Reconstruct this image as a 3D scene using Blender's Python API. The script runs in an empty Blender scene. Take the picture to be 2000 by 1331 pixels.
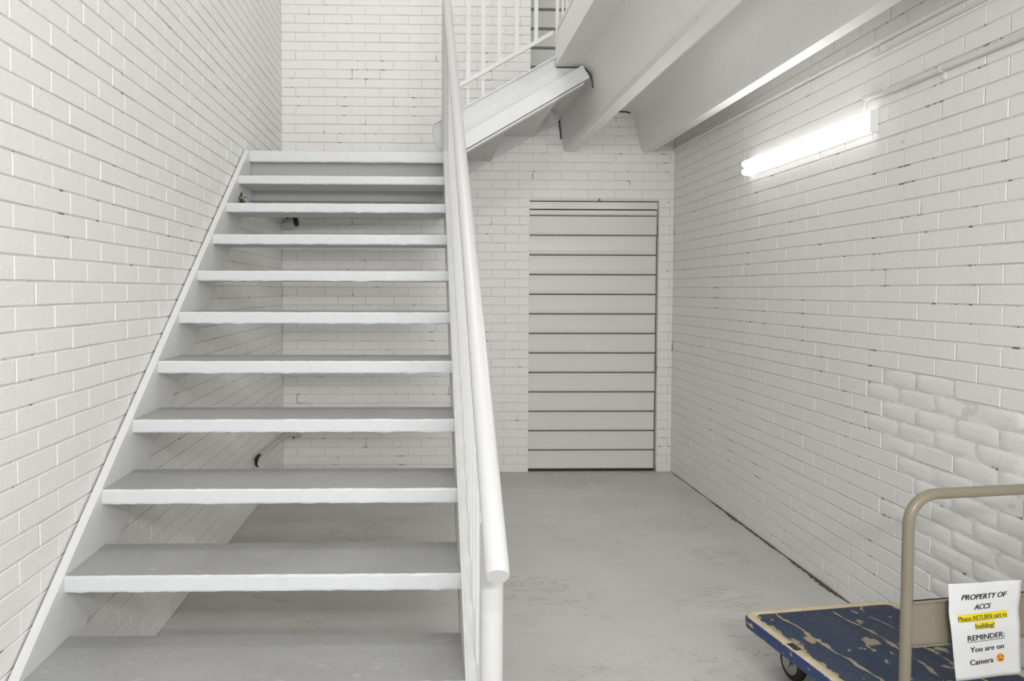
import bpy, math, random
from mathutils import Vector, Matrix
random.seed(7)
S = bpy.context.scene
COL = S.collection

# ------------------------------------------------------------------ camera
F, PX, PY = 1447.0295, 867.8201, 617.9593
YAW, PITCH, ROLL = 0.0259, 0.0348, 0.0025
LX, RX, EYE, BY = 1.0465, 1.8371, 1.3471, 5.4364      # left wall, right wall, eye height, back wall
CRS, CRS0, BL = 0.06553, 0.05825, 0.2032              # brick course, first bed joint, brick pitch
cy, sy, cp, sp, cr, sr = math.cos(YAW), math.sin(YAW), math.cos(PITCH), math.sin(PITCH), math.cos(ROLL), math.sin(ROLL)
fw = Vector((sy*cp, cy*cp, -sp)); rt0 = Vector((cy, -sy, 0)); up0 = rt0.cross(fw)
rt = rt0*cr + up0*sr; up = up0*cr - rt0*sr
cd = bpy.data.cameras.new('camera'); cam = bpy.data.objects.new('camera', cd); COL.objects.link(cam)
M = Matrix.Identity(4)
for i in range(3):
    M[i][0] = rt[i]; M[i][1] = up[i]; M[i][2] = -fw[i]
M.translation = Vector((0, 0, EYE))
cam.matrix_world = M
cd.sensor_width = 36; cd.lens = F/2000*36
cd.shift_x = (1000-PX)/2000; cd.shift_y = -(665.5-PY)/2000
cd.clip_start = 0.05
S.camera = cam

def proj(p):
    d = Vector(p) - Vector((0, 0, EYE)); z = d.dot(fw)
    if z < .05: return None
    return PX + F*d.dot(rt)/z, PY - F*d.dot(up)/z

# ------------------------------------------------------------------ world, lamp and added fill lights, exposure
W = bpy.data.worlds.new('world'); S.world = W; W.use_nodes = True
bg = W.node_tree.nodes['Background']
bg.inputs['Color'].default_value = (0.93, 0.96, 1.0, 1)
bg.inputs['Strength'].default_value = 1.1
S.view_settings.view_transform = 'Standard'; S.view_settings.look = 'None'
S.view_settings.gamma = 1; S.view_settings.exposure = -0.01
S.view_settings.use_curve_mapping = False
S.cycles.max_bounces = 14; S.cycles.diffuse_bounces = 10; S.cycles.glossy_bounces = 4

def area(name, loc, target, sx, sy_, power, col):
    l = bpy.data.lights.new(name, 'AREA'); l.shape = 'RECTANGLE'; l.size = sx; l.size_y = sy_
    l.energy = power; l.color = col
    o = bpy.data.objects.new(name, l); COL.objects.link(o); o.location = loc
    o.rotation_euler = (Vector(target)-Vector(loc)).to_track_quat('-Z', 'Y').to_euler()
    return o
area('lobby_lamp', (0.1, -1.3, 3.95), (-0.2, 2.6, 0.9), 1.3, 0.12, 32, (1.0, 0.985, 0.96))
area('corridor_fill', (0.5, -1.35, 2.3), (1.2, 5.0, 1.0), 1.2, 0.2, 62, (1.0, 0.99, 0.975))  # unseen fill added behind the camera to brighten door, floor and right wall
area('side_fill', (1.74, 0.75, 2.04), (-0.6, 3.6, 0.9), 1.2, 0.09, 5, (1.0, 0.98, 0.96))  # invisible fill added by the right wall to lift the under-stair area
area('stairwell_fill', (-0.1, 3.4, 5.2), (-0.1, 3.6, 2.0), 1.3, 0.3, 26, (1.0, 0.985, 0.96))  # added fill, no known fixture, brightens the upper back wall

# ------------------------------------------------------------------ materials
def mat(name, base, rough=0.5, var=None, vscale=2.0, vamt=0.5, bump=(), metal=0.0, emit=None, extra=None, spec=0.5):
    m = bpy.data.materials.new(name); m.use_nodes = True
    nt = m.node_tree; b = nt.nodes['Principled BSDF']
    b.inputs['Base Color'].default_value = (*base, 1); b.inputs['Roughness'].default_value = rough
    b.inputs['Metallic'].default_value = metal; b.inputs['Specular IOR Level'].default_value = spec
    geo = nt.nodes.new('ShaderNodeNewGeometry')
    pos = geo.outputs['Position']
    colsock = None
    if var:
        n = nt.nodes.new('ShaderNodeTexNoise'); n.inputs['Scale'].default_value = vscale; n.inputs['Detail'].default_value = 4
        nt.links.new(pos, n.inputs['Vector'])
        rmp = nt.nodes.new('ShaderNodeMapRange'); rmp.inputs[1].default_value = .38; rmp.inputs[2].default_value = .68
        rmp.inputs[4].default_value = vamt
        nt.links.new(n.outputs['Fac'], rmp.inputs[0])
        mx = nt.nodes.new('ShaderNodeMix'); mx.data_type = 'RGBA'
        mx.inputs[6].default_value = (*base, 1); mx.inputs[7].default_value = (*var, 1)
        nt.links.new(rmp.outputs[0], mx.inputs[0]); colsock = mx.outputs[2]
    if extra:
        colsock = extra(nt, pos, colsock or base)
    if colsock is not None: nt.links.new(colsock, b.inputs['Base Color'])
    prev = None
    for sc, dist in bump:
        n = nt.nodes.new('ShaderNodeTexNoise'); n.inputs['Scale'].default_value = sc; n.inputs['Detail'].default_value = 3
        nt.links.new(pos, n.inputs['Vector'])
        bp = nt.nodes.new('ShaderNodeBump'); bp.inputs['Distance'].default_value = dist; bp.inputs['Strength'].default_value = 1
        nt.links.new(n.outputs['Fac'], bp.inputs['Height'])
        if prev: nt.links.new(prev, bp.inputs['Normal'])
        prev = bp.outputs['Normal']
    if prev: nt.links.new(prev, b.inputs['Normal'])
    if emit:
        b.inputs['Emission Color'].default_value = (*emit[0], 1); b.inputs['Emission Strength'].default_value = emit[1]
    return m

def speck(scale, thr, width, color, stretch=(1, 1, 1), detail=6, amt=1.0, gate=None):
    """sparse marks where a noise passes a threshold"""
    def f(nt, pos, base):
        mp = nt.nodes.new('ShaderNodeMapping'); mp.inputs['Scale'].default_value = stretch
        nt.links.new(pos, mp.inputs['Vector'])
        n = nt.nodes.new('ShaderNodeTexNoise'); n.inputs['Scale'].default_value = scale; n.inputs['Detail'].default_value = detail
        n.inputs['Roughness'].default_value = .6
        nt.links.new(mp.outputs[0], n.inputs['Vector'])
        r = nt.nodes.new('ShaderNodeMapRange'); r.inputs[1].default_value = thr; r.inputs[2].default_value = thr+width
        r.inputs[4].default_value = amt
        nt.links.new(n.outputs['Fac'], r.inputs[0]); fac = r.outputs[0]
        if gate:
            g = nt.nodes.new('ShaderNodeTexNoise'); g.inputs['Scale'].default_value = gate[0]; g.inputs['Detail'].default_value = 2
            nt.links.new(pos, g.inputs['Vector'])
            gr = nt.nodes.new('ShaderNodeMapRange'); gr.inputs[1].default_value = gate[1]; gr.inputs[2].default_value = gate[1]+.1
            nt.links.new(g.outputs['Fac'], gr.inputs[0])
            mm = nt.nodes.new('ShaderNodeMath'); mm.operation = 'MULTIPLY'
            nt.links.new(fac, mm.inputs[0]); nt.links.new(gr.outputs[0], mm.inputs[1]); fac = mm.outputs[0]
        mx = nt.nodes.new('ShaderNodeMix'); mx.data_type = 'RGBA'
        if isinstance(base, tuple): mx.inputs[6].default_value = (*base, 1)
        else: nt.links.new(base, mx.inputs[6])
        mx.inputs[7].default_value = (*color, 1)
        nt.links.new(fac, mx.inputs[0])
        return mx.outputs[2]
    return f
def crackf(scale, width, color, gate, amt=.7):
    """thin wandering cracks: the narrow band of a noise around one half, only in some areas"""
    def f(nt, pos, base):
        n = nt.nodes.new('ShaderNodeTexNoise'); n.inputs['Scale'].default_value = scale; n.inputs['Detail'].default_value = 8
        n.inputs['Roughness'].default_value = .65
        mp = nt.nodes.new('ShaderNodeMapping'); mp.inputs['Scale'].default_value = (1, 2.2, 1)
        nt.links.new(pos, mp.inputs['Vector']); nt.links.new(mp.outputs[0], n.inputs['Vector'])
        s = nt.nodes.new('ShaderNodeMath'); s.operation = 'SUBTRACT'; s.inputs[1].default_value = .5
        a = nt.nodes.new('ShaderNodeMath'); a.operation = 'ABSOLUTE'
        nt.links.new(n.outputs['Fac'], s.inputs[0]); nt.links.new(s.outputs[0], a.inputs[0])
        r = nt.nodes.new('ShaderNodeMapRange'); r.inputs[1].default_value = 0; r.inputs[2].default_value = width
        r.inputs[3].default_value = amt; r.inputs[4].default_value = 0
        nt.links.new(a.outputs[0], r.inputs[0])
        g = nt.nodes.new('ShaderNodeTexNoise'); g.inputs['Scale'].default_value = gate[0]; g.inputs['Detail'].default_value = 3
        nt.links.new(pos, g.inputs['Vector'])
        gr = nt.nodes.new('ShaderNodeMapRange'); gr.inputs[1].default_value = gate[1]; gr.inputs[2].default_value = gate[1]+.07
        nt.links.new(g.outputs['Fac'], gr.inputs[0])
        mm = nt.nodes.new('ShaderNodeMath'); mm.operation = 'MULTIPLY'
        nt.links.new(r.outputs[0], mm.inputs[0]); nt.links.new(gr.outputs[0], mm.inputs[1])
        mx = nt.nodes.new('ShaderNodeMix'); mx.data_type = 'RGBA'
        if isinstance(base, tuple): mx.inputs[6].default_value = (*base, 1)
        else: nt.links.new(base, mx.inputs[6])
        mx.inputs[7].default_value = (*color, 1)
        nt.links.new(mm.outputs[0], mx.inputs[0])
        return mx.outputs[2]
    return f
def chain(*fs):
    def f(nt, pos, base):
        for q in fs: base = q(nt, pos, base)
        return base
    return f

BRW = (0.83, 0.83, 0.815)
M_brick = mat('painted_brick', BRW, .42, (0.825, 0.80, 0.78), 1.1, .7, bump=((150, .0014), (45, .0011)),
              extra=speck(7, .73, .02, (.42, .30, .22), detail=9, amt=.6))
M_mortar = mat('painted_mortar', (0.70, 0.70, 0.685), .55, bump=((120, .0015),),  # joint colour darkened to stand in for recess shading and dirt
               extra=speck(9, .62, .03, (.10, .085, .07), (1.6, 1.6, .45), 5, .85))
M_plain = mat('plain_white_wall', (0.78, 0.775, 0.755), .6)
M_white = mat('white_gloss_paint', (0.70, 0.705, 0.70), .33, (0.67, 0.668, 0.65), 2.5, .5, bump=((60, .0012), (260, .0006)))
M_rail = mat('white_handrail_paint', (0.58, 0.58, 0.575), .36, bump=((50, .0007), (300, .0003)))
M_nose = mat('white_nosing_paint', (0.68, 0.695, 0.705), .38, (0.64, 0.65, 0.655), 9, .4, bump=((28, .0014), (110, .0008)),
             extra=speck(16, .75, .02, (.35, .30, .25), detail=6, amt=.6))
M_tread = mat('grey_tread_paint', (0.35, 0.35, 0.34), .45, (0.29, 0.29, 0.30), 3.5, .8, bump=((70, .0016), (300, .0006)),
              extra=chain(speck(20, .63, .06, (.50, .50, .49), (1, 2.5, 1), 7, .6), speck(30, .70, .02, (.16, .13, .11), detail=4, amt=.7)))
M_under = mat('grey_tread_underside', (0.60, 0.60, 0.59), .6, bump=((50, .002),), extra=speck(22, .72, .02, (.15, .13, .11), (1, 2, 1), 5, .7))
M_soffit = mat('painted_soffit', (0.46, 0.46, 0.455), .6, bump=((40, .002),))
M_conc = mat('painted_concrete', (0.80, 0.80, 0.79), .55, (0.76, 0.76, 0.75), 2, .5, bump=((160, .0016), (35, .0014)),
             extra=speck(55, .72, .015, (.22, .21, .2), detail=2, amt=.6))
M_floor = mat('painted_floor', (0.56, 0.552, 0.525), .42, (0.50, 0.493, 0.48), 2.2, .9, bump=((35, .0016), (220, .0012)),
              extra=chain(speck(6, .56, .08, (.52, .45, .39), (1, 1.8, 1), 8, .4),
                          crackf(5, .008, (.13, .10, .07), (1.7, .51), .85),
                          speck(38, .665, .02, (.2, .17, .13), (1, 2.5, 1), 4, .8, gate=(3, .50))))
M_shut = mat('cream_roller_door', (0.74, 0.74, 0.70), .24, (0.71, 0.71, 0.67), 3, .5)
M_dark = mat('dark_gap', (0.035, 0.032, 0.028), .9)
M_dirt = mat('brown_dirt', (0.085, 0.055, 0.035), .95, (0.17, 0.12, 0.08), 60, .8)
M_seal = mat('dark_sealant', (0.07, 0.065, 0.055), .8)
M_pipe = mat('painted_conduit', (0.74, 0.74, 0.73), .3, (0.6, 0.59, 0.56), 6, .5, bump=((90, .0007),))
M_ppipe = mat('stained_white_pipe', (0.70, 0.66, 0.58), .45, (0.45, 0.38, 0.30), 25, .6)
M_tube = mat('lit_fluorescent_diffuser', (0.95, 0.95, 0.95), .3, emit=((1.0, 0.985, 0.96), 28.0))
M_tube2 = mat('lit_diffuser_sides', (0.95, 0.95, 0.95), .3, emit=((1.0, 0.985, 0.96), 2.4))
M_lampbody = mat('white_lamp_housing', (0.78, 0.78, 0.77), .35)
M_beige = mat('beige_enamel', (0.24, 0.212, 0.155), .28, (0.21, 0.187, 0.138), 9, .5, bump=((400, .0002),),
              extra=speck(60, .72, .02, (.12, .10, .07), detail=3, amt=.5))
M_black = mat('black_rubber', (0.02, 0.02, 0.02), .6)
M_steel = mat('grey_wheel_metal', (0.42, 0.42, 0.42), .35, metal=.8)
M_bluebump = mat('blue_bumper', (0.025, 0.05, 0.15), .45, bump=((80, .001),),
                 extra=speck(14, .60, .04, (.50, .42, .28), (2, 2, 3), 6, .9))
M_rim = mat('worn_beige_rim', (0.60, 0.51, 0.35), .5, (0.48, 0.40, 0.27), 20, .8, bump=((90, .0015),),
            extra=speck(25, .68, .03, (.06, .08, .15), detail=5, amt=.7))
M_paper = mat('white_paper', (0.70, 0.705, 0.71), .55, (0.67, 0.67, 0.67), 12, .5)
M_ink = mat('black_ink', (0.02, 0.02, 0.02), .6)
M_inkb = mat('brown_ink_on_yellow', (0.10, 0.075, 0.01), .6)
M_yel = mat('yellow_highlight', (0.75, 0.63, 0.0), .6)
M_org = mat('orange_print', (0.82, 0.32, 0.03), .6)
M_leaf = mat('dry_leaf', (0.06, 0.055, 0.025), .9)
M_board = mat('white_board', (0.68, 0.68, 0.65), .5)

# ribbed blue mat with worn cream patches (object space of the mat)
M_mat = bpy.data.materials.new('worn_blue_mat'); M_mat.use_nodes = True
def _mat():
    nt = M_mat.node_tree; N = nt.nodes; Lk = nt.links; b = N['Principled BSDF']; b.inputs['Roughness'].default_value = .42
    tc = N.new('ShaderNodeTexCoord')
    def noise(sc, stretch, det, loc=(0, 0, 0), dis=0):
        mp = N.new('ShaderNodeMapping'); mp.inputs['Scale'].default_value = stretch; mp.inputs['Location'].default_value = loc
        Lk.new(tc.outputs['Object'], mp.inputs['Vector'])
        n = N.new('ShaderNodeTexNoise'); n.inputs['Scale'].default_value = sc; n.inputs['Detail'].default_value = det
        n.inputs['Distortion'].default_value = dis
        Lk.new(mp.outputs[0], n.inputs['Vector']); return n.outputs['Fac']
    def ramp(src, a, c, lo=0, hi=1):
        r = N.new('ShaderNodeMapRange'); r.inputs[1].default_value = a; r.inputs[2].default_value = c
        r.inputs[3].default_value = lo; r.inputs[4].default_value = hi
        Lk.new(src, r.inputs[0]); return r.outputs[0]
    blue = N.new('ShaderNodeMix'); blue.data_type = 'RGBA'
    blue.inputs[6].default_value = (0.021, 0.041, 0.10, 1); blue.inputs[7].default_value = (0.045, 0.068, 0.125, 1)
    Lk.new(ramp(noise(7, (1, 1, 1), 5), .35, .7), blue.inputs[0])
    # worn seams running lengthwise + blotches, seams wander with a noise
    sep = N.new('ShaderNodeSeparateXYZ'); Lk.new(tc.outputs['Object'], sep.inputs[0])
    nz = ramp(noise(5, (1, 1, 1), 6, (3, 1, 0)), 0, 1, -.06, .06)
    def mth(op, a, c):
        m = N.new('ShaderNodeMath'); m.operation = op
        for i, v in enumerate((a, c)):
            if isinstance(v, (int, float)): m.inputs[i].default_value = v
            else: Lk.new(v, m.inputs[i])
        return m.outputs[0]
    def math3(op, a, c): return mth(op, a, c)
    fac = None
    for x0, wv in ((0.135, .011), (0.345, .011), (0.45, .006)):
        d = mth('ABSOLUTE', mth('SUBTRACT', mth('ADD', sep.outputs['X'], nz), x0), 0)
        wd = mth('MULTIPLY', ramp(noise(16, (1, 1, 1), 5, (x0*30, 0, 0)), .38, .66), wv)
        e = mth('LESS_THAN', d, wd)
        fac = e if fac is None else mth('MAXIMUM', fac, e)
    blob = ramp(noise(9, (1.5, 1, 1), 6, (7, 2, 0)), .635, .645)
    fac = mth('MAXIMUM', fac, blob)
    fine = ramp(noise(34, (1, .6, 1), 4, (1, 9, 0)), .70, .71)
    fac = mth('MAXIMUM', fac, fine)
    # ragged border next to the rim
    ex = mth('ABSOLUTE', mth('SUBTRACT', sep.outputs['X'], .31), 0)
    edge = mth('GREATER_THAN', mth('ADD', ex, ramp(noise(22, (1, 1, 1), 5, (2, 2, 0)), .3, .7, 0, .028)), .282)
    fac = mth('MAXIMUM', fac, edge)
    mx = N.new('ShaderNodeMix'); mx.data_type = 'RGBA'; Lk.new(fac, mx.inputs[0])
    Lk.new(blue.outputs[2], mx.inputs[6]); mx.inputs[7].default_value = (0.50, 0.41, 0.285, 1)
    Lk.new(mx.outputs[2], b.inputs['Base Color'])
    wv = N.new('ShaderNodeTexWave'); wv.wave_type = 'BANDS'; wv.bands_direction = 'X'; wv.inputs['Scale'].default_value = 36
    Lk.new(tc.outputs['Object'], wv.inputs['Vector'])
    bp = N.new('ShaderNodeBump'); bp.inputs['Distance'].default_value = .005
    Lk.new(wv.outputs['Fac'], bp.inputs['Height']); Lk.new(bp.outputs[0], b.inputs['Normal'])
_mat()

# ------------------------------------------------------------------ helpers
class MB:
    def __init__(self): self.v = []; self.f = []; self.m = []; self.mi = 0
    def add(self, vs, fs, mi=None):
        o = len(self.v); self.v += [tuple(x) for x in vs]; self.f += [tuple(i+o for i in f) for f in fs]
        self.m += [self.mi if mi is None else mi]*len(fs); return self
    def box(self, x0, x1, y0, y1, z0, z1, mi=None):
        return self.add([(x0,y0,z0),(x1,y0,z0),(x1,y1,z0),(x0,y1,z0),(x0,y0,z1),(x1,y0,z1),(x1,y1,z1),(x0,y1,z1)],
                 [(0,3,2,1),(4,5,6,7),(0,1,5,4),(1,2,6,5),(2,3,7,6),(3,0,4,7)], mi)
    def prism(self, poly, axis, a, b, mi=None):
        """poly in the plane across axis; axis 'x': (y,z); 'y': (x,z); 'z': (x,y)"""
        def P(p, t): return {'x': (t, p[0], p[1]), 'y': (p[0], t, p[1]), 'z': (p[0], p[1], t)}[axis]
        n = len(poly); vs = [P(p, a) for p in poly]+[P(p, b) for p in poly]
        ar = sum(poly[i][0]*poly[(i+1) % n][1]-poly[(i+1) % n][0]*poly[i][1] for i in range(n))
        flip = (ar > 0) ^ (axis == 'y')
        A = tuple(range(n)); Bf = tuple(range(2*n-1, n-1, -1))
        if flip: A = A[::-1]; Bf = Bf[::-1]
        sd = [((i+1) % n, i, n+i, n+(i+1) % n) if not flip else (i, (i+1) % n, n+(i+1) % n, n+i) for i in range(n)]
        if a > b: A = A[::-1]; Bf = Bf[::-1]; sd = [s[::-1] for s in sd]
        return self.add(vs, [A, Bf]+sd, mi)
    def tube(self, path, r, n=12, cap=True, mi=None, rad=None):
        path = [Vector(p) for p in path]; vs = []; fs = []
        T = []
        for i in range(len(path)):
            a = path[max(0, i-1)]; b = path[min(len(path)-1, i+1)]; T.append((b-a).normalized())
        nrm = T[0].orthogonal().normalized()
        for i, p in enumerate(path):
            nrm = (nrm - T[i]*nrm.dot(T[i])).normalized(); bi = T[i].cross(nrm)
            rr = rad[i] if rad else r
            for k in range(n):
                a = 2*math.pi*k/n; vs.append(p+nrm*math.cos(a)*rr+bi*math.sin(a)*rr)
        for i in range(len(path)-1):
            for k in range(n):
                k2 = (k+1) % n; fs.append((i*n+k, i*n+k2, (i+1)*n+k2, (i+1)*n+k))
        if cap: fs.append(tuple(range(n-1, -1, -1))); fs.append(tuple((len(path)-1)*n+k for k in range(n)))
        return self.add(vs, fs, mi)
    def lathe(self, c, axis, prof, n=24, mi=None):
        """prof: (distance along axis, radius)"""
        ax = Vector(axis).normalized(); u = ax.orthogonal().normalized(); w = ax.cross(u); c = Vector(c)
        vs = []; fs = []
        for t, r in prof:
            for k in range(n):
                a = 2*math.pi*k/n; vs.append(c+ax*t+(u*math.cos(a)+w*math.sin(a))*r)
        for i in range(len(prof)-1):
            for k in range(n):
                k2 = (k+1) % n; fs.append((i*n+k, i*n+k2, (i+1)*n+k2, (i+1)*n+k))
        fs.append(tuple(range(n-1, -1, -1))); fs.append(tuple((len(prof)-1)*n+k for k in range(n)))
        return self.add(vs, fs, mi)
    def mesh(self, name, mats, smooth=False):
        me = bpy.data.meshes.new(name); me.from_pydata(self.v, [], self.f)
        for m in (mats if isinstance(mats, (list, tuple)) else [mats]): me.materials.append(m)
        me.polygons.foreach_set('material_index', self.m)
        if smooth:
            me.polygons.foreach_set('use_smooth', [True]*len(self.f))
            me.set_sharp_from_angle(angle=math.radians(smooth if smooth is not True else 40))
        me.update(); return me
    def build(self, name, mats, parent=None, smooth=False, label=None, bevel=0):
        o = bpy.data.objects.new(name, self.mesh(name, mats, smooth)); COL.objects.link(o)
        if parent is not None: o.parent = parent
        if label: o['label'] = label
        if bevel:
            md = o.modifiers.new('bevel', 'BEVEL'); md.width = bevel; md.segments = 2; md.limit_method = 'ANGLE'
        return o

def empty(name, loc=(0, 0, 0), rz=0, label=None, cat=None, group=None, kind=None):
    o = bpy.data.objects.new(name, None); COL.objects.link(o); o.location = loc; o.rotation_euler = (0, 0, rz)
    o.empty_display_size = .05
    tag(o, label, cat, group, kind); return o
def tag(o, label=None, cat=None, group=None, kind=None):
    if label: o['label'] = label
    if cat: o['category'] = cat
    if group: o['group'] = group
    if kind: o['kind'] = kind
    return o

# ------------------------------------------------------------------ floor, ceilings
tag(MB().box(-LX-.1, RX+.1, -1.6, BY+.25, -.12, 0).build('floor', M_floor), 'grey painted concrete floor with fine cracks and stains', kind='structure')
ceil = empty('ceiling', (0, 0, 0), label='white painted concrete ceiling with two deep beams over the right side', kind='structure')
SZ, ST = 2.66, 2.84       # soffit, top of the upper floor
m = MB(); m.box(.7606, RX+.02, -.9, 4.372, SZ, ST); m.box(.90, RX+.02, 4.372, BY, SZ, ST)
m.build('slab', M_conc, ceil)
def stem(b0, b1, t0, t1):
    R_ = .075
    P = [(t0-R_+R_*math.sin(a*math.pi/12), SZ-R_+R_*math.cos(a*math.pi/12)) for a in range(7)]
    P += [(b0-.004, 2.385), (b0+.012, 2.3625), (b1-.012, 2.3625), (b1+.004, 2.385)]
    P += [(t1+R_-R_*math.sin(a*math.pi/12), SZ-R_+R_*math.cos(a*math.pi/12)) for a in range(6, -1, -1)]
    P += [(t1+R_, SZ+.005), (t0-R_, SZ+.005)]
    return P
s1 = stem(1.012, 1.108, .98, 1.14); s2 = stem(1.583, 1.672, 1.535, 1.715)
s2[-3:] = [(1.79, SZ), (1.79, SZ+.005), (s2[-1][0], SZ+.005)]
for s in (s1, s2): MB().prism(s, 'y', -.9, BY-.001).build('beam', M_conc, ceil, smooth=25)
m = MB()
m.tube([(.888, BY-.008, SZ-.004), (.92, BY-.008, SZ-.008), (.955, BY-.008, SZ-.03), (.974, BY-.008, SZ-.07), (.985, BY-.008, 2.50), (.990, BY-.008, 2.455)], .005, 6)
m.tube([(1.36, BY-.008, SZ-.004), (1.46, BY-.008, SZ-.004), (1.50, BY-.008, SZ-.012)], .005, 6)
m.tube([(.77, 4.374, SZ-.003), (.90, 4.374, SZ-.003), (.94, 4.374, SZ-.013), (.966, 4.374, SZ-.038), (.978, 4.374, SZ-.075), (.984, 4.374, SZ-.12)], .0045, 6)
m.build('sealant', M_seal, ceil, smooth=True)
m = MB(); m.box(-LX-.1, RX+.1, -1.2, BY+.9, 5.3, 5.4)
tag(m.build('ceiling_upper', M_plain), 'white ceiling high above the stairwell', kind='structure')

# ------------------------------------------------------------------ brick walls
PR = .0036
def brick_mesh(w, h, j, name, worn=False):
    """front faces -Y, centred, back on y=0"""
    g = MB(); pr = PR
    def ring(dx, dz, y, jit=0):
        return [((sx*(w/2-dx))+random.uniform(-jit, jit), y+random.uniform(-jit, jit)*.4, sz*(h/2-dz)+random.uniform(-jit, jit)) for sx, sz in ((-1, -1), (1, -1), (1, 1), (-1, 1))]
    if not worn:
        r0 = ring(0, 0, 0); r1 = ring(0, 0, -(pr-.0022), j); r2 = ring(.0007, .0007, -(pr-.0008), j*.6); r3 = ring(.0022, .0022, -pr, j*.5)
        vs = r0+r1+r2+r3; fs = []
        for a in range(3):
            for k in range(4):
                k2 = (k+1) % 4; fs.append((a*4+k, a*4+k2, a*4+4+k2, a*4+4+k))
        fs.append((12, 13, 14, 15)); g.add(vs, fs)
        return g.mesh(name, M_brick)
    nx, nz = 10, 5; ph = random.uniform(0, 6); tilt = random.uniform(-.004, .003); hol = random.uniform(.001, .005)
    vs = []; fs = []
    for iz in range(nz+1):
        for ix in range(nx+1):
            u, t = ix/nx*2-1, iz/nz*2-1
            e = (1-abs(u)**11)*(1-abs(t)**9)
            y = -(pr+.001)*e + hol*(math.sin(u*2.4+ph)*.5+.5)*(math.cos(t*1.6+ph*.7)*.5+.5)*e + tilt*u*e + random.uniform(-.0006, .0006)
            vs.append((u*w/2*(1-.02*t*t)+random.uniform(-.0014, .0014), min(y, .0015), t*h/2*(1-.10*u**4)+random.uniform(-.001, .001)))
    for iz in range(nz):
        for ix in range(nx):
            a = iz*(nx+1)+ix; fs.append((a, a+1, a+nx+2, a+nx+1))
    g.add(vs, fs); return g.mesh(name, M_brick, smooth=60)
BH = CRS-.0048
full = [brick_mesh(BL-g, BH-random.uniform(0, .0012), .0007, 'brick') for g in (.0028, .0034, .004, .0046, .0052, .0034, .004)]
low = [brick_mesh(BL-.004, CRS0-.004, .0007, 'brick') for _ in range(2)]
worn = [brick_mesh(BL-.004, BH, 0, 'worn_brick', True) for _ in range(12)]
cache = {}
def cut_mesh(w, h):
    k = (round(w, 2), round(h, 3))
    if k not in cache: cache[k] = brick_mesh(k[0]-.004, h, .0006, 'cut_brick')
    return cache[k]

def worn_amt(Y, z):
    """how eroded the right wall is at a point: a patch low down near the cart"""
    d1 = ((Y-2.25)/.62)**2 + ((z-.62)/.36)**2
    d2 = ((Y-2.72)/.34)**2 + ((z-.86)/.22)**2
    return max(1.25-d1, 1.1-d2)

def lay(wall, base, along, ang, rows, a0, a1, z0f, z1, phase, skip=None, vis=None, wornf=None):
    """base: point on wall plane for a=0; along: unit vector; lays courses from a0 to a1"""
    items = []
    for r in range(rows):
        zb = 0 if r == 0 else CRS0+(r-1)*CRS
        zt = CRS0+r*CRS
        if zb < z0f or zt > z1+.02: continue
        off = phase[r % 2]*BL
        k = math.floor((a0-off)/BL)-1
        while off+k*BL < a1:
            s = off+k*BL; e = s+BL; k += 1
            lo, hi = max(s, a0), min(e, a1)
            for q0, q1 in (skip(lo, hi, zb, zt) if skip else [(lo, hi)]):
                if q1-q0 < .025: continue
                c = (q0+q1)/2; P = Vector(base)+Vector(along)*c; P.z = (zb+zt)/2
                w = q1-q0
                wn = wornf and wornf(P.y, P.z) > random.uniform(.0, 1.0)
                if wn and w > .19: me = random.choice(worn)
                elif w > BL-.006: me = random.choice(low if r == 0 else full)
                else: me = cut_mesh(w, CRS0-.004 if r == 0 else BH)
                ex = Vector(along)*(w/2); ez = Vector((0, 0, (zt-zb)/2))
                pp = [proj(P+s1*ex+s2*ez) for s1, s2 in ((-1, -1), (1, -1), (1, 1), (-1, 1))]
                ar = 0
                if all(pp):
                    cx = sum(p[0] for p in pp)/4; cz = sum(p[1] for p in pp)/4
                    if -20 < cx < 2020 and -10 < cz < 1341:
                        ar = abs(sum(pp[i][0]*pp[(i+1) % 4][1]-pp[(i+1) % 4][0]*pp[i][1] for i in range(4)))/2
                        ar *= (vis(P) if vis else 1)
                items.append((ar, P, me, wn))
    items.sort(key=lambda t: -t[0])
    field = MB(); nrm = Vector((math.sin(ang), -math.cos(ang), 0))
    for i, (ar, P, me, wn) in enumerate(items):
        o = Vector(P)+nrm*random.gauss(0, .0004); o.z += random.uniform(-.0006, .0006)
        ty = random.gauss(0, .0022); tz = ang+random.gauss(0, .0022 if not wn else .008)
        if i < 300:
            b = bpy.data.objects.new('brick', me); COL.objects.link(b); b.parent = wall
            b.location = o; b.rotation_euler = (0, ty, tz)
        else:
            R_ = Matrix.Rotation(tz, 3, 'Z') @ Matrix.Rotation(ty, 3, 'Y')
            field.add([R_ @ v.co + o for v in me.vertices], [tuple(p.vertices) for p in me.polygons])
    f = field.build('brickwork', M_brick, wall); f['kind'] = 'stuff'

# left wall
wl = MB().box(-LX-.1, -LX, -1.5, BY+.1, 0, 5.3).build('wall_left', M_mortar)
tag(wl, 'white painted brick wall on the left behind the stairs', kind='structure')
def vis_left(P):
    line = 2.147-.7193*(4.309-P.y)
    return 1 if P.z > line else .25
lay(wl, (-LX, 0, 0), (0, 1, 0), math.pi/2, 58, .2, BY-.004, 0, 3.9, (.903, .403), vis=vis_left)
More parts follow.
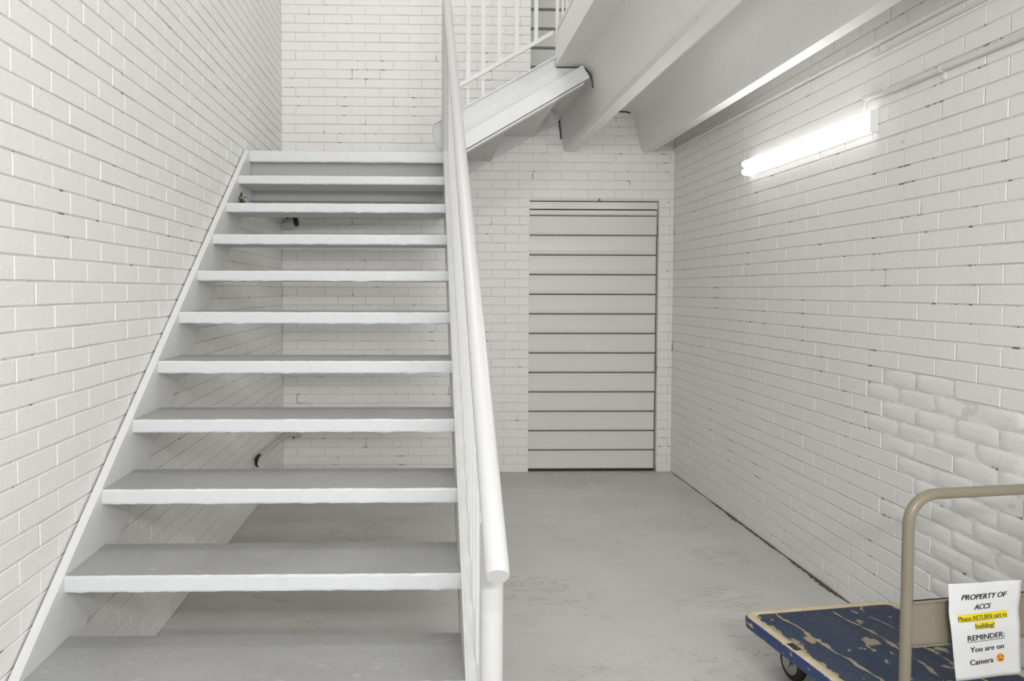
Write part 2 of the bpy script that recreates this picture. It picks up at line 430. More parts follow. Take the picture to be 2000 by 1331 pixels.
# back wall: opening for the roller door, and the passage beside it upstairs
DX0, DX1, DH = .764, 1.7195, 2.0075
UPX = .7653
m = MB(); t = .1
m.box(-LX-.1, DX0, BY, BY+t, 0, DH); m.box(DX1, RX+.1, BY, BY+t, 0, DH)
m.box(-LX-.1, RX+.1, BY, BY+t, DH, ST); m.box(-LX-.1, UPX, BY, BY+t, ST, 5.3)
wb = m.build('wall_back', M_mortar); tag(wb, 'white painted brick wall at the back around the roller door', kind='structure')
def skip_back(a, b, zb, zt):
    zc = (zb+zt)/2; out = []
    if zc < DH-.01:
        if a < DX0: out.append((a, min(b, DX0)))
        if b > DX1: out.append((max(a, DX1), b))
    elif zc > SZ-.01:
        if a < UPX: out.append((a, min(b, UPX)))
    else: out.append((a, b))
    return out
def vis_back(P):
    if P.x < .13 and P.z < 2.1: return .5
    if P.x > .16 and P.z > 2.55: return .4
    return 1
lay(wb, (0, BY, 0), (1, 0, 0), 0, 58, -LX+.004, RX-.004, 0, 3.9, (.385, .86), skip=skip_back, vis=vis_back)
for u_, v_ in ((.455, 1.362), (.70, 1.49), (.70, .78), (1.79, 1.49), (1.745, .19), (1.815, .19), (1.79, 2.0), (.25, .78)):
    MB().lathe((u_, BY-PR-.0004, v_), (0, 1, 0), [(0, .0045), (.002, .0045)], 10).build('plug_hole', M_dark, wb)
# right wall
wr = MB().box(RX, RX+.1, -1.5, BY+.1, 0, 5.3).build('wall_right', M_mortar)
tag(wr, 'white painted brick wall on the right with a damaged patch low down', kind='structure')
lay(wr, (RX, 0, 0), (0, 1, 0), -math.pi/2, 42, .2, BY-.004, 0, SZ-.005, (.846, .346),
    wornf=worn_amt, vis=lambda P: 1)
# smeared mortar in the damaged patch
g = MB(); vs = []; fs = []; nA, nB = 110, 80
import mathutils.noise as mn
for i in range(nA+1):
    for j in range(nB+1):
        Y = 1.55+i/nA*1.65; z = .08+j/nB*1.05; a = max(0, min(1, worn_amt(Y, z)*1.5))
        d = (.0002+.0022*max(0, mn.noise(Vector((Y*11, z*17, 0)))+.15)+.0014*mn.noise(Vector((Y*50, z*50, 3))))*a-.0012*(1-a)-.0008
        vs.append((RX-d, Y, z))
for i in range(nA):
    for j in range(nB):
        a = i*(nB+1)+j; fs.append((a, a+1, a+nB+2, a+nB+1))
g.add(vs, fs); g.build('smeared_mortar', M_brick, wr, smooth=80)
# passage upstairs: jamb and horizontal boards
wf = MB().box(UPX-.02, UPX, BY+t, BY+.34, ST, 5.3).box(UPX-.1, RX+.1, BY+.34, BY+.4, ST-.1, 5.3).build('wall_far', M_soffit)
tag(wf, 'white boarded wall seen through the opening upstairs', kind='structure')
for k in range(8):
    z = 2.93+k*.146
    MB().box(UPX-.02, RX, BY+.30, BY+.339, z, z+.123).build('board', M_board, wf, bevel=.003)
# ------------------------------------------------------------------ roller door
dr = empty('door_1', ((DX0+DX1)/2, BY+.03, 0), label='closed cream metal roller door with horizontal ribs in the back wall', kind='structure')
ox, oy = (DX0+DX1)/2, BY+.03
hw = (DX1-DX0)/2
m = MB().box(-hw-.03, hw+.03, .028, .05, 0, DH+.03); m.build('gap_shade_sheet', M_dark, dr)  # black sheet stands in for the unlit space behind the door
def slat(z0, z1, x0, x1, rib=True):
    h = z1-z0
    P = [(.012, 0), (.003, .005), (-.002, .010), (-.004, .020)]
    if rib: P += [(-.004, .026), (.001, .032), (.001, h*.62)] 
    P += [(-.001, h-.014), (-.003, h-.006), (.012, h-.0045)]
    P = [(y, z0+z) for y, z in P]
    return P
zs = [z*1.0 for z in [.012]]
pitch = .1455
k = 0; z = .012
while z < DH-.14:
    z1 = z+pitch
    if k == 12: break
    P = slat(z, z1, 0, 0)
    Q = P+[(.02, P[-1][1]), (.02, P[0][1])]
    xr = hw-.008-random.uniform(0, .002)
    MB().prism(Q, 'x', -hw+.003, xr).build('slat', M_shut, dr, smooth=30)
    z = z1; k += 1
P = slat(z, DH-.105, 0, 0, False); MB().prism(P+[(.02, P[-1][1]), (.02, P[0][1])], 'x', -hw+.003, hw-.006).build('slat', M_shut, dr, smooth=30)
P = slat(DH-.105, DH-.06, 0, 0, False); MB().prism(P+[(.02, P[-1][1]), (.02, P[0][1])], 'x', -hw+.003, hw-.006).build('slat', M_shut, dr, smooth=30)
MB().box(-hw+.002, hw-.003, -.012, .02, DH-.058, DH-.006).build('head_rail', M_shut, dr, bevel=.002)
MB().box(-hw+.01, hw-.012, -.004, .016, .002, .0125).build('bottom_seal', M_black, dr)
# ------------------------------------------------------------------ main staircase
XL, XR, Y1, Z1, G, RS = -1.01, .1028, 4.309, 2.147, .248, .1784
SL = RS/G
def nl(Y): return Z1-SL*(Y1-Y)
st = empty('staircase', (-.45, 2.9, 0), label='main open-riser steel staircase with grey treads beside the left wall', cat='staircase')
sx0, sy0 = -.45, 2.9
def stb(mb, name, mats, smooth=False, label=None, bevel=0, parent=None):
    mb.v = [(x-sx0, y-sy0, z) for x, y, z in mb.v]
    return mb.build(name, mats, parent or st, smooth, label, bevel)
def tread_mesh(x0, x1, y0, y1, z0, z1):
    """front at y0; wavy worn front arris"""
    g = MB(); n = 48; prof = [(y1, z0, 0), (y1, z1, 0), (y0+.006, z1, 1), (y0+.001, z1-.002, 1), (y0, z1-.006, 1), (y0, z0+.007, 1), (y0+.0015, z0+.002, 1), (y0+.008, z0, 1)]
    vs = []
    for i in range(n+1):
        x = x0+(x1-x0)*i/n
        for k, (y, z, j) in enumerate(prof):
            a = .0007 if 0 < i < n else 0
            jz = random.uniform(-a, a)*(1 if j else 0); jy = random.uniform(-a, a)*(1 if j else 0)
            if k == 7 or k == 6: jz -= random.random()**6*.003*(1 if 0 < i < n else 0)
            vs.append((x, y+jy, z+jz))
    fs = []; mi = []; K = len(prof)
    for i in range(n):
        for k in range(K):
            k2 = (k+1) % K; fs.append((i*K+k, (i+1)*K+k, (i+1)*K+k2, i*K+k2))
            mi.append({0: 1, 1: 0, 2: 2, 3: 2, 4: 2, 5: 2, 6: 2, 7: 3}[k])
    o = len(g.v); g.v += vs; g.f += fs; g.m += mi
    g.add(vs[:K], [tuple(range(K))], 3); g.add(vs[-K:], [tuple(range(K-1, -1, -1))], 3)
    g.f = [tuple(reversed(f)) for f in g.f]
    return g
for i in range(1, 12):
    y = Y1-i*G; z = Z1-i*RS
    tm = tread_mesh(XL, XR, y, y+.268, z-.047, z+random.uniform(-.001, .001))
    stb(tm, 'tread', [M_tread, M_under, M_nose, M_under])
# stringers (channels with their flanges turned away from the treads)
def stringer(xweb, side, otop, name='stringer'):
    """web inner face at xweb, flanges towards side"""
    o = -.285; Yb0 = Y1-(Z1+otop)/SL; Yb1 = Y1-(Z1+o)/SL; Ye = 4.362
    zt = Z1+.001
    g = MB()
    P = [(Yb0, 0), (Yb1, 0), (Ye, nl(Ye)+o), (Ye, zt), (Y1-otop/SL, zt)]
    g.prism(P, 'x', xweb, xweb+side*.007)
    w = .027
    for a, b in ((otop, otop-.008), (o+.008, o)):
        Ya = max(Y1-(Z1+a)/SL, 0)
        ztop = zt if a == otop else nl(Ye)+a
        Yt = Y1-otop/SL if a == otop else Ye
        Q = [(Y1-(Z1+a)/SL, 0), (Y1-(Z1+b)/SL, 0), (Yt, nl(Yt)+b), (Yt, nl(Yt)+a)]
        g.prism(Q, 'x', xweb+side*.0069, xweb+side*w)
    g.box(*sorted((xweb, xweb+side*w)), Y1-otop/SL-.002, Ye, zt-.008, zt+.0005)
    return stb(g, name, M_white, bevel=.0012)
stringer(XL, -1, .004); stringer(XR, 1, .012)
# landing: white nosing, slab, channels
g = tread_mesh(XL, XR+.03, Y1, Y1+.09, Z1-.064, Z1); stb(g, 'landing_nosing', [M_tread, M_under, M_nose, M_under], label='white painted edge of the landing')
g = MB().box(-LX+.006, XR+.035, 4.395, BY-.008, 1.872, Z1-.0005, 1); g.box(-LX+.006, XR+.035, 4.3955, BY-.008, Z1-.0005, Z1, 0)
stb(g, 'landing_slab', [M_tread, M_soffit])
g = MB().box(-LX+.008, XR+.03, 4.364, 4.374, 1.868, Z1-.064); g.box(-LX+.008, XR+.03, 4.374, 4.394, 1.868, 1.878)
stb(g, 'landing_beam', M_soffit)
# handrail, newel, balusters
HX = .131
def ry(Y): return .833+SL*(Y-1.3109)
g = MB(); top = 4.33
d = Vector((0, 1, SL)).normalized(); p0 = Vector((HX, 1.3109, ry(1.3109))); p1 = Vector((HX-.006, top, ry(top)))
dd = (p1-p0).normalized()
g.tube([p0-dd*.0, p0+dd*.004]+[p0.lerp(p1, k/14) for k in range(1, 15)], .0228, 28, rad=[.0205, .0226]+[.0226+.0005*math.sin(k*1.7) for k in range(14)])
stb(g, 'handrail', M_rail, smooth=50)
NY = 1.418
g = MB().tube([(HX-.001, NY, .004), (HX-.001, NY, ry(NY)-.016)], .0228, 28); stb(g, 'newel_post', M_rail, smooth=50)
g = MB().lathe((HX-.001, NY, 0), (0, 0, 1), [(0, .045), (.006, .045), (.008, .03)], 24); stb(g, 'base_plate', M_white, smooth=40)
g = MB().tube([(XR+.014, 4.335, Z1), (XR+.014, 4.335, 3.75)], .0225, 24); stb(g, 'landing_post', M_rail, smooth=50)
k = 0; Y = 1.62
while Y < 4.25:
    bx = .1355
    g = MB(); w = .0052
    zt = ry(Y)-.022; zb = nl(Y)-.20
    g.box(bx-w, bx+w, Y-w, Y+w, zb, zt)
    stb(g, 'baluster', M_white)
    Y += .124
# ------------------------------------------------------------------ upper flight
uf = empty('staircase', (.55, 4.37, Z1), label='short upper flight of white steel stairs rising right from the landing', cat='staircase')
ux, uy, uz = .55, 4.37, Z1
def ufb(mb, name, mats, smooth=False, label=None, bevel=0, parent=None):
    mb.v = [(x-ux, y-uy, z-uz) for x, y, z in mb.v]
    return mb.build(name, mats, parent or uf, smooth, label, bevel)
def lo(x): return 2.1554+(x-.2362)*.5815
def tp(x): return 2.4158+(x-.2204)*.5605
P = [(.1395, lo(.1395)), (.93, lo(.93)), (.905, SZ-.003), (.757, SZ-.003), (.757, tp(.757)), (.1395, tp(.1395))]
g = MB().prism(P, 'y', 4.375, 4.385); ufb(g, 'stringer', M_white)
# lips round the web's edge
g = MB(); g.prism([(.1395, tp(.1395)), (.757, tp(.757)), (.757, tp(.757)-.008), (.1395, tp(.1395)-.008)], 'y', 4.352, 4.375)
ufb(g, 'flange', M_white)
P = [(.138, tp(.138)), (.046, 2.318), (.041, 2.30), (.043, 2.26), (.055, 2.215), (.075, 2.18), (.103, 2.1535), (.138, 2.1535)]
stb(MB().prism(P, 'y', 4.375, 4.385), 'end_plate', M_white, label='rounded end plate beside the landing post')
g = MB()
g.tube([(.134, 4.366, tp(.134)-.004), (.046, 4.366, 2.318), (.041, 4.366, 2.30), (.043, 4.366, 2.26), (.055, 4.366, 2.215), (.075, 4.366, 2.18), (.100, 4.366, 2.157)], .005, 8)
stb(g, 'end_plate_rim', M_white)
g = MB(); ax, bx_ = .152, .952; sl2 = .5815; hh = .098
pA = Vector((ax, lo(ax)+.012)); pB = Vector((bx_, lo(bx_)+.012)); dn = (pB-pA).normalized(); nn = Vector((-dn.y, dn.x))
P = [tuple(pA), tuple(pB), tuple(pB+nn*.083), tuple(pA+nn*.083)]
g.prism(P, 'y', 4.318, 4.352); ufb(g, 'lower_rail', M_white, bevel=.002)
g = MB(); P = [tuple(pA-nn*.004), tuple(pB-nn*.004-dn*.04), tuple(pB-nn*.013-dn*.04), tuple(pA-nn*.013)]
g.prism(P, 'y', 4.335, 4.40); ufb(g, 'flange', M_white)
# back stringer against the brick
P = [(.20, lo(.20)), (.97, lo(.97)), (.985, SZ-.004), (.80, SZ-.004), (.20, lo(.20)+.21)]
g = MB().prism(P, 'y', BY-.045, BY-.009); ufb(g, 'stringer', M_white, bevel=.002)
for i in range(3):
    z = Z1+.1784*(i+1); x = .155+.30*i
    w = .32 if i < 2 else .12
    g = MB().box(x, x+w, 4.386, BY-.046, z-.04, z-.002, 0); g.box(x, x+w, 4.386, BY-.046, z-.002, z, 1)
    if z < SZ or x+w < .9: ufb(g, 'tread', [M_under, M_tread], bevel=.002)
    g = MB().box(x+.008, x+.016, 4.386, BY-.046, z-.176, z-.042); ufb(g, 'riser', M_under)
# balustrade of the upper flight
def rr(x): return 2.49+(x-.145)*.5667-.0
g = MB().prism([(.1395, rr(.1395)+.006), (.742, rr(.742)+.006), (.742, rr(.742)+.033), (.1395, rr(.1395)+.033)], 'y', 4.340, 4.358); ufb(g, 'bottom_rail', M_white, bevel=.0015)
g = MB().tube([(.162, 4.349, rr(.162)+.87), (.75, 4.349, rr(.75)+.87)], .021, 20); ufb(g, 'handrail', M_rail, smooth=50)
for x in (.2486, .3349, .4273, .5287, .6422):
    g = MB().box(x-.0115, x+.0115, 4.345, 4.353, rr(x)+.02, rr(x)+.86); ufb(g, 'baluster', M_white)
for x in (.2486, .3349):
    g = MB().box(x-.006, x+.006, 4.356, 4.364, tp(x)-.004, rr(x)+.012); ufb(g, 'bracket', M_white)
# ------------------------------------------------------------------ guard rail on the slab edge upstairs
gr = empty('guard_rail', (.775, 3.5, ST), label='white guard rail along the edge of the upper floor', cat='railing')
def grb(mb, name, mats, smooth=False, bevel=0):
    mb.v = [(x-.775, y-3.5, z-ST) for x, y, z in mb.v]; return mb.build(name, mats, gr, smooth, None, bevel)
grb(MB().box(.7615, .7805, 4.3735, 4.385, ST-.17, 3.95), 'post', M_white)
grb(MB().box(.768, .79, -.6, 4.36, ST+.028, ST+.052), 'bottom_rail', M_white)
grb(MB().tube([(.779, -.6, 3.86), (.779, 4.38, 3.86)], .021, 16), 'handrail', M_rail, smooth=50)
for k in range(3): grb(MB().box(.768, .79, .9+k*1.1, .922+k*1.1, ST, 3.85), 'post', M_white)
y = 4.25
while y > .2:
    grb(MB().box(.773, .785, y-.006, y+.006, ST+.05, 3.845), 'baluster', M_white); y -= .13
# ------------------------------------------------------------------ fluorescent light on the right wall
FY0, FY1, FZ = 2.975, 4.14, 2.0375
fl = empty('wall_light', (RX-.005, (FY0+FY1)/2, FZ), label='lit twin-tube fluorescent light fixed to the right brick wall', cat='light')
fx, fy_, fz_ = RX-.005, (FY0+FY1)/2, FZ
def flb(mb, name, mats, smooth=False, bevel=0, label=None):
    mb.v = [(x-fx, y-fy_, z-fz_) for x, y, z in mb.v]; return mb.build(name, mats, fl, smooth, label, bevel)
flb(MB().box(RX-.038, RX-.0045, FY0+.012, FY1-.03, FZ-.040, FZ+.040), 'housing', M_lampbody, bevel=.002)
flb(MB().box(RX-.040, RX-.004, FY0, FY0+.012, FZ-.045, FZ+.045), 'end_cap', M_lampbody, bevel=.002)
g = MB()
P = []
for k in range(13):
    a = math.radians(-75+k*150/12); P.append((-.030-.028*math.cos(a)*1.0, .022+.022*math.sin(a)))
Q = [(x, z) for x, z in P]+[(-.012, .044), (-.012, 0)]
for s in (1, -1):
    pts = [(fx+x, FZ+s*z) for x, z in Q]
    if s < 0: pts = pts[::-1]
    g.prism(pts, 'y', FY0+.006, FY1-.012)
    g.lathe((fx-.036, FY1-.014, FZ+s*.0215), (0, 1, 0), [(0, .0205), (.018, .0195), (.026, .013), (.028, .002)], 20)
dfo = flb(g, 'diffuser', [M_tube, M_tube2], smooth=35, label='bright white glowing twin diffuser')
for p in dfo.data.polygons: p.material_index = 0 if p.normal.x < -.72 else 1
# flexible cable from the conduit to the light
g = MB(); A = Vector((RX-.020, 3.035, 2.150)); B_ = Vector((RX-.024, 3.052, 2.079))
pts = []; rad = []
for k in range(41):
    u = k/40; p = A.lerp(B_, u); p.x -= .004*math.sin(u*math.pi); pts.append(p); rad.append(.0050 if k % 2 else .0038)
g.tube(pts, .0045, 10, rad=rad)
flb(g, 'flexible_conduit', M_pipe, smooth=False, label='corrugated flexible cable conduit at the near end')
# ------------------------------------------------------------------ surface conduits
def conduit(zf, ya, yb, label, clips, r=.0105, end_open=False, couple=()):
    c = empty('conduit_pipe', (RX-.004, (ya+yb)/2, zf((ya+yb)/2)), label=label, cat='pipe')
    L0 = Vector(c.location)
    def B(mb, n, mt, sm=False, parent=None):
        mb.v = [tuple(Vector(v)-L0) for v in mb.v]; return mb.build(n, mt, c, sm)
    N = 24; g = MB()
    g.tube([(RX-.006-r, ya+(yb-ya)*k/N, zf(ya+(yb-ya)*k/N)) for k in range(N+1)], r, 16); B(g, 'pipe', M_pipe, 50)
    for y in clips:
        z = zf(y); g = MB()
        g.tube([(RX-.006-r, y-.008, z), (RX-.006-r, y+.008, z)], r+.0022, 18)
        g.prism([(y-.008, z-r-.024), (y+.008, z-r-.024), (y+.008, z-r+.002), (y-.008, z-r+.002)], 'x', RX-.0085, RX-.0035)
        g.lathe((RX-.008, y, z-r-.014), (-1, 0, 0), [(0, .0045), (.003, .004)], 10)
        B(g, 'clip', M_pipe, 40)
    for y in couple:
        z = zf(y); g = MB(); g.tube([(RX-.006-r, y-.018, z), (RX-.006-r, y+.018, z)], r+.0025, 18); B(g, 'coupling', M_pipe, 50)
    return c
conduit(lambda y: 2.125+.008*math.sin((y-1.9)*1.9)+(.014 if y > 2.85 else 0)*min(1, (y-2.85)/.15), 0.6, 3.045,
        'white painted conduit pipe ending above the fluorescent light', (2.60, 1.7), couple=(2.93, 3.03))
conduit(lambda y: 2.345+.0135*(y-2.57)/1.0 if y < 4.3 else 2.3684+.012*(y-4.3), 0.6, BY-.012,
        'long white painted conduit pipe just under the right beam running to the corner', (2.975, 4.66, 1.6), r=.0105, couple=(4.42,))
conduit(lambda y: 2.305+.0155*(y-2.57), 0.6, 3.02,
        'thin white painted pipe just below the long upper conduit', (), r=.0045)
# ------------------------------------------------------------------ things under the stairs
ps = empty('pipe', (-LX+.03, 5.0, .30), label='stained white pipe stub low in the corner under the stairs', cat='pipe')
def psb(mb, n, mt, sm=False, lab=None):
    mb.v = [(x+LX-.03, y-5.0, z-.30) for x, y, z in mb.v]; return mb.build(n, mt, ps, sm, lab)
psb(MB().tube([(-LX+.031, 4.56, .327), (-LX+.031, 5.34, .290), (-LX+.035, 5.385, .288), (-LX+.055, 5.405, .288), (-LX+.14, 5.408, .287)], .0125, 14), 'tube', M_ppipe, 50)
psb(MB().tube([(-LX+.12, 5.408, .287), (-LX+.145, 5.408, .287)], .016, 14), 'end_fitting', M_ppipe, 50)
psb(MB().tube([(-LX+.031, 4.60, .325), (-LX+.026, 4.535, .330), (-LX+.022, 4.50, .315), (-LX+.02, 4.50, .285), (-LX+.024, 4.53, .262)], .010, 10, rad=[.006, .010, .012, .008, .004]), 'hook', M_black, 50, 'black hooked end')
psb(MB().tube([(-LX+.085, BY-.004, .26), (-LX+.085, BY-.022, .262), (-LX+.085, BY-.030, .276)], .004, 8), 'hook', M_black, 50)
sl_ = empty('spot_light', (-.95, 5.25, 1.87), label='small grey lamp with black end under the landing in the corner', cat='light')
def slb(mb, n, mt, sm=False, lab=None):
    mb.v = [(x+.95, y-5.25, z-1.87) for x, y, z in mb.v]; return mb.build(n, mt, sl_, sm, lab)
slb(MB().lathe((-1.015, 5.27, 1.812), (1, -.12, .16), [(0, .012), (.02, .028), (.07, .036), (.10, .03)], 20), 'body', M_soffit, 50)
slb(MB().lathe((-.918, 5.258, 1.828), (1, -.12, .16), [(0, .034), (.012, .037), (.02, .030)], 20), 'lens', M_black, 50, 'black front')
slb(MB().tube([(-.975, 5.262, 1.84), (-.975, 5.262, 1.866)], .007, 10), 'bracket', M_black, 50)
# dark clump stuck by the stringer
g = MB()
for k in range(46):
    c = Vector((-.984+random.gauss(0, .010), 4.03+random.gauss(0, .016), 1.806+abs(random.gauss(0, .022))))
    a = Vector((random.gauss(0, 1), random.gauss(0, 1), random.gauss(0, 1))).normalized(); b = a.orthogonal().normalized()
    L = random.uniform(.008, .018)
    g.add([c-a*L, c+b*L*.45+a*.2*L, c+a*L, c-b*L*.45], [(0, 1, 2, 3)])
c = g.build('leaf_clump', M_leaf); tag(c, 'dark dry clump of leaves on the back left end of the third highest tread', 'leaves', kind='stuff')
# small metal bracket drips under landing
# ------------------------------------------------------------------ dirt at the foot of the right wall
g = MB(); y = 2.3
while y < BY-.05:
    thick = .25+1.0*max(0, mn.noise(Vector((y*5, 0, 0)))+.35)
    if 3.0 < y < 4.0: thick *= 1.5
    if y > 4.7: thick *= .45
    for q in range(3 if thick > .5 else 2):
        rr_ = random.uniform(.0015, .0042)*thick**.6
        cx = RX-PR-abs(random.gauss(0, .006))*thick-.001; cyy = y+random.uniform(-.004, .004)
        vs = []
        for zz, rad_ in ((0, 1.2), (.8, .9), (1.3, .2)):
            for a in range(5):
                an = a*1.2566+random.random()
                vs.append((cx+math.cos(an)*rr_*rad_*1.2, cyy+math.sin(an)*rr_*rad_*1.8, zz*rr_+.0003))
        fs = [(i*5+k, i*5+(k+1) % 5, i*5+5+(k+1) % 5, i*5+5+k) for i in range(2) for k in range(5)]+[(10, 11, 12, 13, 14)]
        g.add(vs, fs)
    y += .0045
d_ = g.build('dirt', M_dirt); tag(d_, 'line of brown dirt and crumbs along the foot of the right wall', 'dirt', kind='stuff')
def leaf(x, y, s, lab):
    g = MB(); n = 8; vs = [(0, 0, .004*s/.01)]
    for k in range(n):
        a = 2*math.pi*k/n; r = s*(1 if k % 4 == 0 else .55)*random.uniform(.8, 1.1); vs.append((r*math.cos(a), r*.7*math.sin(a), .0008))
    o = g.add(vs, [(0, 1+k, 1+(k+1) % n) for k in range(n)]+[tuple(range(n, 0, -1))]).build('dry_leaf', M_leaf)
    o.location = (x, y, .0005); tag(o, lab, 'leaf')
leaf(.345, 3.78, .014, 'small dark dry leaf on the floor beside the handrail')
# ------------------------------------------------------------------ platform cart
CA = math.radians(8.5)
DW, DL, DZ = .62, .745, .2
CX, CY = 1.128, 2.592          # far-left corner of the deck
cart = empty('platform_cart', (CX, CY, 0), CA, 'blue and beige platform cart with a tubular folding handle beside the right wall', 'cart')
# local: x = along width to the right, y = -(length) towards the camera
def rrect(x0, x1, y0, y1, r, n=8):
    P = []
    for cx_, cy_, a0 in ((x1-r, y1-r, 0), (x0+r, y1-r, 90), (x0+r, y0+r, 180), (x1-r, y0+r, 270)):
        for k in range(n+1):
            a = math.radians(a0+90*k/n); P.append((cx_+r*math.cos(a), cy_+r*math.sin(a)))
    return P
def ringed(mb, loops, mis):
    n = len(loops[0][0]); vs = [(x, y, z) for P, z in loops for x, y in P]; o = len(mb.v)
    mb.v += vs
    for i in range(len(loops)-1):
        for k in range(n):
            k2 = (k+1) % n; mb.f.append((o+i*n+k, o+i*n+k2, o+(i+1)*n+k2, o+(i+1)*n+k)); mb.m.append(mis[i])
    mb.f.append(tuple(o+k for k in range(n-1, -1, -1))); mb.m.append(mis[0])
    mb.f.append(tuple(o+(len(loops)-1)*n+k for k in range(n))); mb.m.append(mis[-1])
g = MB()
def rl(i, r): return rrect(i, DW-i, -DL+i, -i, r)
ringed(g, [(rl(.012, .045), DZ-.042), (rl(.002, .052), DZ-.040), (rl(0, .055), DZ-.030), (rl(0, .055), DZ-.012), (rl(.004, .052), DZ-.003), (rl(.010, .048), DZ), (rl(.030, .035), DZ), (rl(.036, .03), DZ-.006)], [0, 0, 0, 0, 1, 1, 1, 1])
deck = g.build('deck', [M_bluebump, M_rim], cart, smooth=50)
g = MB(); ringed(g, [(rl(.034, .032), DZ-.008), (rl(.034, .032), DZ-.003)], [0, 0]); g.build('mat', M_mat, cart, label='ribbed dark blue rubber mat with worn cream patches')
MB().box(.011, .034, -.300, -.255, DZ, DZ+.0012).build('label_plate', M_black, cart, label='small dark sticker on the left rim')
def caster(x, y, swivel):
    c = MB().box(x-.035, x+.035, y-.04, y+.04, DZ-.047, DZ-.042).build('caster', M_steel, cart)
    g = MB()
    for s in (-1, 1): g.prism([(y-.03, DZ-.047), (y+.03, DZ-.047), (y+.018, .055), (y-.002, .050)], 'x', x+s*.022, x+s*.026)
    g.build('fork', M_steel, c)
    wy = y+.006
    w = MB().lathe((x-.015, wy, .060), (1, 0, 0), [(0, .046), (.002, .056), (.008, .060), (.022, .060), (.028, .056), (.030, .046)], 32).build('wheel', M_black, c, smooth=40)
    MB().lathe((x-.0165, wy, .060), (1, 0, 0), [(0, .008), (.0005, .040), (.0325, .040), (.033, .008)], 28).build('wheel_hub', M_steel, c, smooth=40)
for x, y in ((.135, -.125), (DW-.135, -.125), (.12, -DL+.12), (DW-.12, -DL+.12)): caster(x, y, 0)
# handle: one bent tube
hy = -.645; hx0, hx1 = .098, DW-.065; hz = .792; R_ = .082
pts = [(hx0-.004, hy, DZ-.03), (hx0, hy, DZ+.05), (hx0, hy, hz-R_)]
hxL = hx0
for k in range(1, 9):
    a = math.radians(180-90*k/8); pts.append((hxL+R_+R_*math.cos(a), hy, hz-R_+R_*math.sin(a)))
for k in range(0, 9):
    a = math.radians(90-90*k/8); pts.append((hx1-R_+R_*math.cos(a), hy, hz-R_+R_*math.sin(a)))
pts += [(hx1, hy, DZ-.03)]
MB().tube(pts, .0148, 20).build('handle', M_beige, cart, smooth=50)
g = MB().box(hx0+.010, hx1-.010, hy-.004, hy+.004, .372, .498)
g.box(hx0+.012, hx1-.012, hy-.012, hy+.004, .494, .498); g.box(hx0+.012, hx1-.012, hy-.012, hy+.004, .372, .376)
g.build('crossbar_panel', M_beige, cart, bevel=.001)
for s, hx in ((1, hx0), (-1, hx1)):
    g = MB().box(hx-.024, hx+.024, hy-.02, hy+.03, DZ-.005, DZ+.008); g.lathe((hx, hy, DZ+.0), (0, 0, 1), [(0, .022), (.05, .021), (.052, .016)], 20)
    g.build('socket', M_beige, cart, smooth=40)
# ------------------------------------------------------------------ paper notice on the handle panel
nv = Vector((math.sin(CA), -math.cos(CA), 0))
PTL, PTR, PBR, PBL = Vector((1.4327, 1.9575, .5476)), Vector((1.6622, 1.9938, .5441)), Vector((1.6768, 1.9961, .2699)), Vector((1.4571, 1.9613, .2751))
def paper(s, t, off=0):
    p = PTL.lerp(PTR, s).lerp(PBL.lerp(PBR, s), t)
    h = .004*math.sin(s*4.2+t*1.2)+.010*max(0, s-.72)*max(0, .35-t)*9+.004*math.sin(t*5.5-.6)-.008*math.exp(-((t-.30)/.10)**2)*.4
    p = p+nv*(h-.004+off)
    p = p+(PTR-PTL).normalized()*(-.007*math.sin(t*math.pi*1.4)*(1-.3*s))
    return p
PO = (PTL+PTR+PBL+PBR)/4
g = MB(); nS, nT = 20, 26
vs = [paper(i/nS, j/nT)-PO for j in range(nT+1) for i in range(nS+1)]
fs = [(j*(nS+1)+i, (j+1)*(nS+1)+i, (j+1)*(nS+1)+i+1, j*(nS+1)+i+1) for j in range(nT) for i in range(nS)]
g.add(vs, fs); note = g.build('paper_notice', M_paper, smooth=80); note.location = PO
md = note.modifiers.new('thickness', 'SOLIDIFY'); md.thickness = .0003; md.offset = -1
tag(note, 'white printed paper notice with yellow highlighted line taped to the cart handle', 'notice')
# homography from coordinates on the sheet as photographed to (s, t)
def solve(A, b):
    n = len(b); A = [r[:]+[b[i]] for i, r in enumerate(A)]
    for i in range(n):
        p = max(range(i, n), key=lambda r: abs(A[r][i])); A[i], A[p] = A[p], A[i]
        for r in range(n):
            if r != i:
                f = A[r][i]/A[i][i]; A[r] = [a-f*c for a, c in zip(A[r], A[i])]
    return [A[i][n]/A[i][i] for i in range(n)]
src = [(100, 143), (988, 85), (1003, 1275), (160, 1345)]; dst = [(0, 0), (1, 0), (1, 1), (0, 1)]
A = []; b = []
for (x, y), (u, v) in zip(src, dst):
    A.append([x, y, 1, 0, 0, 0, -u*x, -u*y]); b.append(u); A.append([0, 0, 0, x, y, 1, -v*x, -v*y]); b.append(v)
Hm = solve(A, b)
def hom(x, y):
    w = Hm[6]*x+Hm[7]*y+1; return (Hm[0]*x+Hm[1]*y+Hm[2])/w, (Hm[3]*x+Hm[4]*y+Hm[5])/w
def onpaper(x, y, off): return paper(*hom(x, y), off)-PO
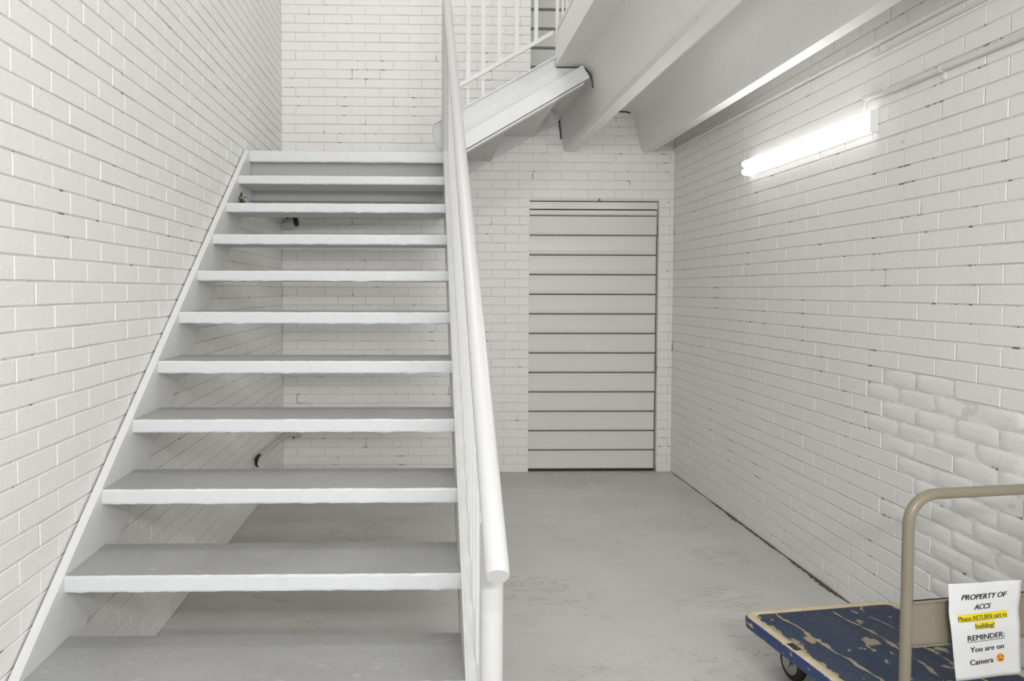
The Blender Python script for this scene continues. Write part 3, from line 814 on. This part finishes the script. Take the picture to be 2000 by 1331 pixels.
def write(text, x0, y0, x1, y1, cap, mt, shear=0, bold=2.0, name='lettering'):
    cu = bpy.data.curves.new('text', 'FONT'); cu.body = text; cu.shear = shear; cu.resolution_u = 3
    o = bpy.data.objects.new('text', cu); COL.objects.link(o)
    bpy.context.view_layer.update()
    dg = bpy.context.evaluated_depsgraph_get(); me = bpy.data.meshes.new_from_object(o.evaluated_get(dg))
    bpy.data.objects.remove(o)
    xs = [v.co.x for v in me.vertices]; a, bb = min(xs), max(xs)
    capu = .70
    dx, dy = (x1-x0), (y1-y0)
    vs = []; fs = []
    for sx in (-bold, 0, bold):                                  # three strikes a hair apart give the bold weight
        o0 = len(vs)
        for v in me.vertices:
            u = (v.co.x-a)/(bb-a); h = v.co.y/capu
            vs.append(onpaper(x0+dx*u+sx, y0+dy*u-cap*h, .0010+sx*.00002))
        fs += [tuple(i+o0 for i in p.vertices) for p in me.polygons]
    me = bpy.data.meshes.new(name); me.from_pydata(vs, [], fs)
    # make the normals face the reader
    me.update(); me.materials.clear(); me.materials.append(mt)
    o = bpy.data.objects.new(name, me); COL.objects.link(o); o.parent = note
def quad(pts, mt, name, off=.0006, lab=None):
    g = MB(); n = 10
    (ax, ay), (bx2, by2), (cx2, cy2), (dx2, dy2) = pts
    vs = []
    for i in range(n+1):
        u = i/n
        vs.append(onpaper(ax+(bx2-ax)*u, ay+(by2-ay)*u, off)); vs.append(onpaper(dx2+(cx2-dx2)*u, dy2+(cy2-dy2)*u, off))
    g.add(vs, [(2*i, 2*i+1, 2*i+3, 2*i+2) for i in range(n)]); g.build(name, mt, note, label=lab)
write('PROPERTY OF', 252, 340, 825, 297, 66, M_ink, .28, 2.6)
write('ACCS', 413, 458, 622, 440, 66, M_ink, .28, 2.6)
quad([(215, 528), (838, 473), (842, 560), (220, 620)], M_yel, 'highlight', lab='yellow highlighter stripe')
quad([(415, 618), (660, 592), (664, 680), (420, 700)], M_yel, 'highlight', lab='yellow highlighter stripe')
write('Please RETURN cart to', 220, 604, 836, 545, 54, M_inkb, 0, 1.8)
write('building!', 420, 684, 662, 668, 54, M_inkb, 0, 1.8)
quad([(220, 609), (840, 551), (840, 556), (220, 614)], M_inkb, 'underline', .0012)
quad([(420, 692), (664, 672), (664, 677), (420, 697)], M_inkb, 'underline', .0012)
write('REMINDER:', 320, 846, 795, 800, 68, M_ink, 0, 2.0)
quad([(318, 860), (802, 816), (802, 822), (318, 866)], M_ink, 'underline', .0012)
write('You are on', 348, 992, 790, 950, 66, M_ink, 0, 2.0)
write('Camera', 343, 1155, 648, 1122, 68, M_ink, 0, 2.0)
g = MB(); n = 28; ec = (745, 1070)
vs = [onpaper(*ec, .0006)]+[onpaper(ec[0]+52*math.cos(2*math.pi*k/n), ec[1]-56*math.sin(2*math.pi*k/n), .0006) for k in range(n)]
g.add(vs, [(0, 1+(k+1) % n, 1+k) for k in range(n)]); g.build('smiling_face', M_org, note, label='round orange smiling face')
def arc(cx_, cy_, r, a0, a1, w):
    g = MB(); n = 10; vs = []
    for k in range(n+1):
        a = math.radians(a0+(a1-a0)*k/n)
        for q in (r-w, r+w): vs.append(onpaper(cx_+q*math.cos(a), cy_-q*math.sin(a), .0012))
    g.add(vs, [(2*i, 2*i+1, 2*i+3, 2*i+2) for i in range(n)]); g.build('face_line', M_ink, note)
arc(722, 1062, 13, 20, 160, 4); arc(768, 1057, 13, 20, 160, 4); arc(747, 1072, 25, 195, 350, 5)
